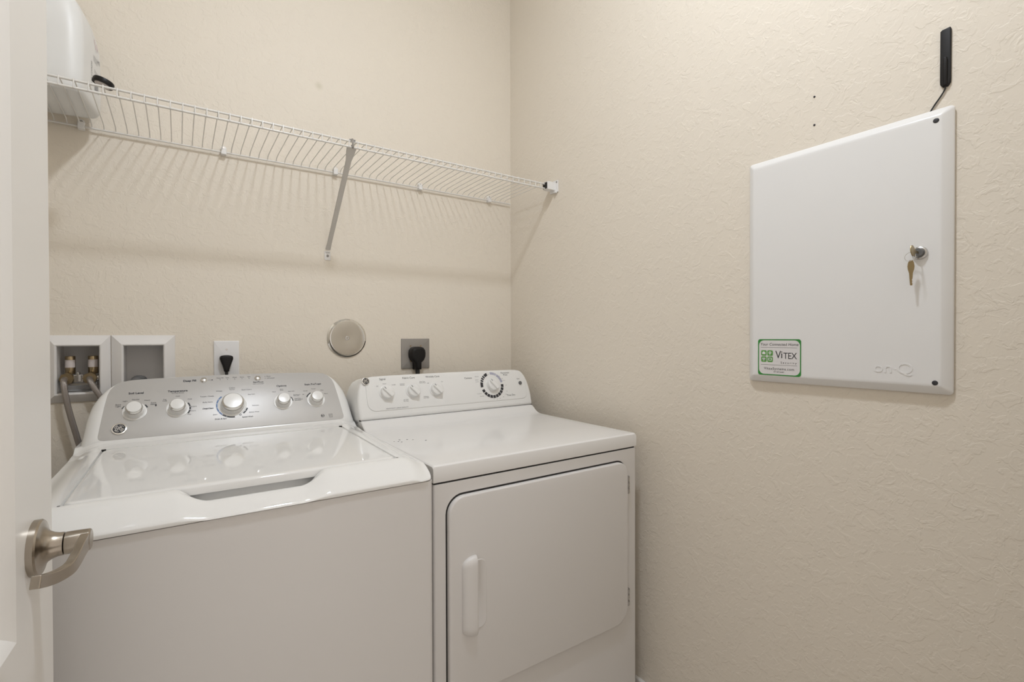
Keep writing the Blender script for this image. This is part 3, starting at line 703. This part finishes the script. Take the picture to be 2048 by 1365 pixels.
# ---------------------------------------------------------------- washer outlet box in the wall
ob_ = thing('washer_outlet_box', (-1.39, 0, 1.021), 'white double water supply box set into the wall behind the left end of the washer', 'outlet box')
SO = (1.39, 0, -1.021)
for (x0, x1), (o0, o1) in zip(BX, ((-1.5365, -1.3965), (-1.3955, -1.2435))):
    def lr(a, b, c, e, y): return [(a, y, b), (c, y, b), (c, y, e), (a, y, e)]
    f_ = MB(); z0, z1 = BZ; w0, w1 = 1.0215, 1.2080
    f_.loft([lr(o0, w0, o1, w1, .0), lr(o0+.0005, w0+.0005, o1-.0005, w1-.0005, -.0035), lr(o0+.002, w0+.002, o1-.002, w1-.002, -.005),
             lr(x0-.004, z0-.004, x1+.004, z1+.004, -.0165), lr(x0-.0015, z0-.0015, x1+.0015, z1+.0015, -.0160), lr(x0+.0008, z0+.0008, x1-.0008, z1-.0008, -.013),
             lr(x0+.0012, z0+.0012, x1-.0012, z1-.0012, .085)], cap0=False)
    f_.build('box_frame', 'boxpl', ob_, smooth=20, shift=SO)
def valve(cx):
    v = MB()
    v.lathe([(.0155, -.002), (.0165, 0), (.0165, .012), (.0150, .0145), (.0105, .015), (.0105, .045)], lambda p, cx=cx: Vector((cx+p[0], -.004+p[2], 1.0865+p[1])), n=8)
    vo = v.build('supply_valve', 'brassy', ob_, smooth=30, shift=SO)
    MB().lathe([(.0105, 1.098), (.0115, 1.100), (.0115, 1.1475), (.0105, 1.1490), (.0003, 1.1495)], lambda p, cx=cx: Vector((cx+.004+p[0], .028+p[1], p[2])), n=24).build('shock_absorber', 'brassy', vo, shift=SO)
    lb = MB()
    for k in range(12):
        a0, a1 = R(195+k*12), R(195+(k+1)*12); q = .01165
        lb.poly([(cx+.004+q*math.cos(a), .028+q*math.sin(a), z) for a, z in ((a0, 1.117), (a1, 1.117), (a1, 1.1385), (a0, 1.1385))])
    lo = lb.build('paper_label', 'labelpaper', vo, shift=SO)
valve(-1.4925); valve(-1.4430)
mv = MB(); mv.tube([(-1.5080, .012, 1.0860), (-1.4240, .012, 1.0860)], .0085, 14); mv.box((-1.4700, -.014, 1.0780), (-1.4645, .012, 1.1040)); mv.box((-1.4780, -.003, 1.0750), (-1.4570, .014, 1.0970))
mv.box((-1.505, .004, 1.066), (-1.428, .030, 1.074))
mv.build('shutoff_lever', 'satinchrome', ob_, bevel=.0015, shift=SO)
def hose(name, pts, label, m='braid', rad=.0070, grp=None):
    o = MB().tube(bez(pts, 8), rad, 14).build(name, m); tag(o, label, 'hose', grp); return o
hose('braided_hose', [(-1.4955, -.006, 1.0865), (-1.4955, -.020, 1.084), (-1.4935, -.032, 1.070), (-1.4890, -.036, 1.035), (-1.4800, -.036, .985), (-1.4670, -.037, .925), (-1.4540, -.038, .860), (-1.4440, -.040, .760), (-1.4380, -.040, .60)], 'braided steel supply hose hanging in view from the left valve down beside the washer')
hose('braided_hose', [(-1.4430, -.006, 1.0865), (-1.4420, -.018, 1.085), (-1.4380, -.029, 1.076), (-1.4290, -.034, 1.057), (-1.4160, -.036, 1.030), (-1.400, -.037, .960), (-1.395, -.038, .80), (-1.393, -.040, .60)], 'braided steel supply hose on the right valve, going behind the washer console')
dh = MB(); pts = bez([(-1.3310, .064, 1.0665), (-1.3330, .044, 1.0690), (-1.3350, .012, 1.071), (-1.3370, -.016, 1.066), (-1.338, -.034, 1.030), (-1.338, -.038, .90), (-1.338, -.038, .60)], 12)
dh.tube(pts, [.0165+.0012*math.sin(i*1.9) for i in range(len(pts))], 18)
tag(dh.build('drain_hose', 'hosegrey', smooth=60), 'grey corrugated drain hose arching out of the right box behind the washer', 'hose')

# ---------------------------------------------------------------- outlets, plugs and the round cover
def TWb(x, z): return frame((x, 0, z), (1, 0, 0), (0, 0, 1), (0, -1, 0))
wo = thing('wall_outlet', (-1.1075, 0, 1.1325), 'white wall outlet plate behind the washer with a black plug in it', 'outlet')
TW = frame((0, 0, 0), (1, 0, 0), (0, 0, 1), (0, -1, 0))
p = MB(); plate(p, rr(-.0355, -.0575, .0355, .0575, .003, 4), 0, .0055, .0025, TW); p.build('wall_plate', 'plate', wo)
p = MB(); p.lathe([(.0175, .005), (.0175, .0066), (.0165, .0070), (.0003, .0070)], TW, n=32); p.build('receptacle', 'plate', wo)
p = MB(); p.lathe([(.0032, .005), (.0030, .0065), (.0003, .0068)], lambda q: TW((q[0], q[1]+.030, q[2])), n=14); p.build('screw', 'satinchrome', wo)
pl = thing('power_plug', (-1.1090, -.007, 1.120), 'flat black plug pushed into the white outlet, cord going down behind the washer', 'plug')
p = MB(); oc = [(-.0065, -.028), (.0065, -.028), (.0075, -.022), (.0115, -.008), (.0165, .006), (.0185, .013), (.0180, .019), (.0140, .0225), (.006, .0240), (0, .0243), (-.006, .0240), (-.0140, .0225), (-.0180, .019), (-.0185, .013), (-.0165, .006), (-.0115, -.008), (-.0075, -.022)]
plate(p, oc, .0002, .0235, .006, TW); p.build('plug_body', 'black', pl, smooth=50)
MB().tube(bez([(0, -.013, -.020), (0, -.0135, -.040), (.001, -.016, -.07), (.004, -.022, -.15), (.010, -.030, -.30)], 6), .0042, 12).build('cord', 'blackrub', pl)
cc = thing('round_cover_plate', (-.7265, 0, 1.1975), 'round chrome cleanout cover plate on the back wall between the two outlets', 'cover plate')
MB().lathe([(.0700, 0), (.0705, .002), (.0700, .0035), (.0670, .0055), (.0640, .0075), (.0630, .0095), (.0615, .0108), (.0580, .0112), (.030, .0108), (.0080, .0098), (.0078, .0092)], TW, n=72).build('disc', 'chrome', cc, smooth=30)
MB().lathe([(.0080, .0080), (.0072, .0110), (.0050, .0118), (.0030, .0112), (.0028, .0090), (.0003, .0090)], TW, n=28).build('screw', 'satinchrome', cc)
dp = thing('dryer_outlet', (-.4595, 0, 1.1355), 'square grey metal outlet plate on the back wall behind the dryer', 'outlet')
p = MB(); plate(p, rr(-.0588, -.0588, .0588, .0588, .002, 3), 0, .0060, .0020, TW); p.build('wall_plate', 'steel', dp)
for sx, sy in ((-.0215, .030), (.0215, .030), (-.0215, -.030), (.0215, -.030)):
    MB().lathe([(.0034, .0055), (.0032, .0070), (.0003, .0074)], lambda q, sx=sx, sy=sy: TW((q[0]+sx, q[1]+sy, q[2])), n=14).build('screw', 'brassy', dp)
pg = thing('dryer_plug', (-.4600, -.006, 1.135), 'big round-topped black plug in the grey metal outlet behind the dryer', 'plug')
p = MB(); oc = [(-.0130, -.062), (.0130, -.062), (.0135, -.035), (.0235, -.026), (.0300, -.012), (.0310, .002), (.0290, .014), (.0220, .0235), (.0120, .0270), (0, .0280), (-.0120, .0270), (-.0220, .0235), (-.0290, .014), (-.0310, .002), (-.0300, -.012), (-.0235, -.026), (-.0135, -.035)]
plate(p, oc, .0003, .036, .012, TW); p.build('plug_body', 'black', pg, smooth=50)
MB().tube(bez([(0, -.018, -.055), (0, -.019, -.075), (0, -.024, -.14), (.01, -.034, -.30)], 6), .0085, 14).build('cord', 'blackrub', pg)

# ---------------------------------------------------------------- wiring panel on the right wall
PY0, PY1, PZ0, PZ1 = -1.1160, -1.5220, 1.0855, 1.6430
wp_ = thing('wiring_panel', (0, (PY0+PY1)/2, PZ0), 'white metal wiring cabinet cover with key lock on the right wall', 'wiring panel')
SP = (0, -(PY0+PY1)/2, -PZ0)
TR = frame((0, 0, 0), (0, -1, 0), (0, 0, 1), (-1, 0, 0))     # x = -y of the world, z out of the wall
def R4(a, b, c, e, q, t): return [(x, y, t) for x, y in rr(a, b, c, e, q, 5)]
A0, A1 = -PY0, -PY1
pn = MB()
pn.loft([R4(A0+.003, PZ0+.003, A1-.003, PZ1-.003, .006, .0002), R4(A0+.001, PZ0+.001, A1-.001, PZ1-.001, .006, .0035), R4(A0, PZ0, A1, PZ1, .007, .0040), R4(A0, PZ0, A1, PZ1, .007, .0060), R4(A0+.0015, PZ0+.0015, A1-.0015, PZ1-.0015, .007, .0080),
         R4(A0+.0145, PZ0+.0145, A1-.0145, PZ1-.0145, .004, .0185), R4(A0+.0175, PZ0+.0175, A1-.0175, PZ1-.0175, .003, .0195), R4(A0+.022, PZ0+.022, A1-.022, PZ1-.022, .003, .0197)], TR)
pno = pn.build('cover', 'panel', wp_, smooth=40, shift=SP)
FZ = .0197
for zz in (1.617, 1.108):
    MB().lathe([(.0048, FZ-.001), (.0048, FZ+.0004), (.0036, FZ+.0012), (.0003, FZ+.0012)], lambda p, zz=zz: TR((p[0]+1.4975, p[1]+zz, p[2])), n=20).build('black_screw', 'ink', wp_, shift=SP)
lk = MB().lathe([(.0130, FZ-.002), (.0130, FZ+.0030), (.0120, FZ+.0050), (.0098, FZ+.0060), (.0090, FZ+.0045), (.0085, FZ+.0045)], lambda p: TR((p[0]+1.4735, p[1]+1.3640, p[2])), n=32).build('lock', 'satinchrome', wp_, shift=SP)
MB().lathe([(.0082, FZ), (.0082, FZ+.0090), (.0070, FZ+.0105), (.0003, FZ+.0105)], lambda p: TR((p[0]+1.4735, p[1]+1.3640, p[2])), n=28).build('lock_cylinder', 'hosegrey', lk, shift=SP)
em = MB(); text(em, 'on', 1.4125, 1.1330, .030, TR, z=FZ+.0002, ext=.0008, sx=1.1); text(em, 'Q', 1.4495, 1.1325, .032, TR, z=FZ+.0002, ext=.0008, sx=1.1)
em.lathe([(.0022, FZ-.0002), (.0020, FZ+.0006), (.0003, FZ+.0007)], lambda p: TR((p[0]+1.4330, p[1]+1.1320, p[2])), n=12)
em.build('embossed_logo', 'panel', wp_, smooth=30, shift=SP)
sg = MB(); X0, X1, Z0, Z1 = 1.1460, 1.2500, 1.1030, 1.1925
sg.poly([(x, y, FZ+.0003) for x, y in rr(X0, Z0, X1, Z1, .006, 6)], TR)
stk = sg.build('security_sticker', 'stkwhite', wp_, smooth=0, shift=SP, label='white sticker with a green rounded border')
gb = MB(); lo = rr(X0, Z0, X1, Z1, .006, 8); li = rr(X0+.0026, Z0+.0026, X1-.0026, Z1-.0026, .013, 8)
gb.loft([[(x, y, FZ+.0006) for x, y in lo], [(x, y, FZ+.0006) for x, y in li]], TR, cap0=False, cap1=False); gb.build('green_border', 'green', stk, smooth=0, shift=SP)
st = MB(); q = FZ+.0006
text(st, 'Your Connected Home', 1.1980, 1.1795, .0098, TR, z=q, sx=.93, space=1.05, shear=.15); line(st, 1.1535, 1.1720, 1.2410, 1.1720, .0005, TR, q)
text(st, 'V', 1.1965, 1.1535, .0270, TR, z=q, sx=.85); text(st, 'i', 1.2050, 1.1540, .0260, TR, z=q); text(st, 'TEX', 1.2245, 1.1515, .0215, TR, z=q, sx=.86, space=.92)
text(st, 'Security', 1.2210, 1.1350, .0072, TR, z=q, space=1.55); line(st, 1.1535, 1.1290, 1.2410, 1.1290, .0005, TR, q)
text(st, 'VitexSystems.com', 1.1980, 1.1195, .0092, TR, z=q, space=1.08); text(st, '877.877.8489', 1.1980, 1.1118, .0046, TR, z=q)
st.build('sticker_text', 'ink', stk, smooth=0, shift=SP)
gs = MB(); gl = MB()
for i in (0, 1):
    for j_ in (0, 1):
        x, z = 1.1610+i*.0155, 1.1580-j_*.0155
        gs.poly([(a, b, q) for a, b in rr(x-.0070, z-.0068, x+.0070, z+.0068, .003, 5)], TR)
        if (i, j_) == (0, 0): gl.poly([(x-.004, z-.003, q+.0003), (x+.004, z-.003, q+.0003), (x+.004, z+.001, q+.0003), (x, z+.0045, q+.0003), (x-.004, z+.001, q+.0003)], TR)
        if (i, j_) == (1, 0): arc_band(gl, x, z+.001, .0014, .0032, 0, 360, TR, q+.0003, 16); line(gl, x, z-.002, x, z-.0048, .0014, TR, q+.0003)
        if (i, j_) == (0, 1):
            disc(gl, x-.0018, z+.0012, .0022, TR, q+.0003); disc(gl, x+.0018, z+.0012, .0022, TR, q+.0003)
            gl.poly([(x-.0038, z+.0004, q+.0003), (x, z-.0042, q+.0003), (x+.0038, z+.0004, q+.0003)], TR)
        if (i, j_) == (1, 1): gl.loft([[(a, b, q+.0003) for a, b in rr(x-.0046, z-.0028, x+.0046, z+.0034, .001, 2)], [(a, b, q+.0003) for a, b in rr(x-.0034, z-.0016, x+.0034, z+.0022, .0006, 2)]], TR, cap0=False, cap1=False)
gs.build('green_squares', 'green2', stk, smooth=0, shift=SP); gl.build('square_icons', 'whiteink', stk, smooth=0, shift=SP)
# keys
ky = thing('key_ring', (-.040, -1.4640, 1.3560), 'two small brass keys on a thin wire ring, one in the panel lock', 'keys')
def keymesh(o, ax, up, side, hang):
    k = MB(); T = frame(o, side, up, ax); loops = []; wf = .78 if hang else 1.55
    prof = [(-.0024, .0000), (-.0024, .0180), (-.0060, .0230), (-.0072, .0290), (-.0062, .0345), (-.0030, .0385), (.0030, .0385), (.0062, .0345), (.0072, .0290), (.0060, .0230), (.0024, .0180), (.0024, .0000)]
    if hang:
        prof = [(-.0012, -.0180), (.0022, -.0180), (.0024, -.014), (.0014, -.012), (.0024, -.010), (.0014, -.007), (.0026, -.004), (.0030, .0060), (.0066, .0140), (.0074, .0200), (.0060, .0270), (.0025, .0320), (-.0025, .0320), (-.0060, .0270), (-.0074, .0200), (-.0066, .0140), (-.0030, .0060), (-.0024, -.004)]
    k.loft([[(x*wf if abs(x) > .003 else x, y, -.0009) for x, y in prof], [(x*wf if abs(x) > .003 else x, y, .0009) for x, y in prof]], T)
    return k
# inserted key: its blade runs into the lock (along +x), its bow stands toward the room
k1 = keymesh((.0140, -.0095, .0080), (0, .35, 0), (-1, .05, .05), (.05, .10, 1), False)
k1.build('lock_key', 'key', ky, bevel=.0004, seg=2)
k2 = keymesh((.000, -.0010, -.0385), (-.8, -.55, 0), (0, 0, 1), (.55, -.8, 0), True)
k2.build('hanging_key', 'key', ky, bevel=.0004, seg=2)
rg = MB(); rg.tube([(-.002+.0030*math.sin(R(a)), .000+.0088*math.cos(R(a)), .0000+.0088*math.sin(R(a))) for a in range(0, 361, 15)], .0006, 6); rg.build('split_ring', 'satinchrome', ky)

# ---------------------------------------------------------------- antenna above the panel and two wall screws
an = thing('stick_antenna', (0, -1.5070, 1.6830), 'flat black stick antenna on the right wall above the wiring panel, thin cable below', 'antenna')
TA = frame((0, 0, 0), (0, -1, 0), (0, 0, 1), (-1, 0, 0))
p = MB(); lpn = [(-.0040, 0), (.0040, 0), (.0078, .006), (.0082, .012), (.0085, .109), (.0070, .1125), (-.0050, .1115), (-.0078, .1090), (-.0082, .012), (-.0078, .006)]
plate(p, lpn, .0006, .0050, .0015, TA); ao = p.build('antenna_body', 'black', an, smooth=40)
p = MB(); plate(p, [(-.0038, .0015), (.0038, .0015), (.0042, .050), (.0030, .0555), (0, .0575), (-.0030, .0555), (-.0042, .050)], .003, .0080, .0025, TA); p.build('antenna_ridge', 'black', ao, smooth=40)
MB().tube(bez([(-.0035, 0, .004), (-.0032, .0010, -.005), (-.0026, .0075, -.016), (-.0026, .0160, -.028), (-.0030, .0230, -.040), (-.0030, .0290, -.052)], 6), .0014, 8).build('antenna_cable', 'blackrub', an)
for k, (yy, zz, lab) in enumerate(((-1.2690, 1.7610, 'upper of two tiny dark screws on the right wall above the wiring panel'), (-1.2690, 1.6950, 'lower of two tiny dark screws, just above the wiring panel'))):
    o = MB().lathe([(.0024, 0), (.0022, .0012), (.0012, .0016), (.0010, .0008), (.0002, .0008)], frame((0, yy, zz), (0, -1, 0), (0, 0, 1), (-1, 0, 0)), n=14).build('wall_screw', 'ink')
    tag(o, lab, 'screw', 'tiny wall screws above the panel')
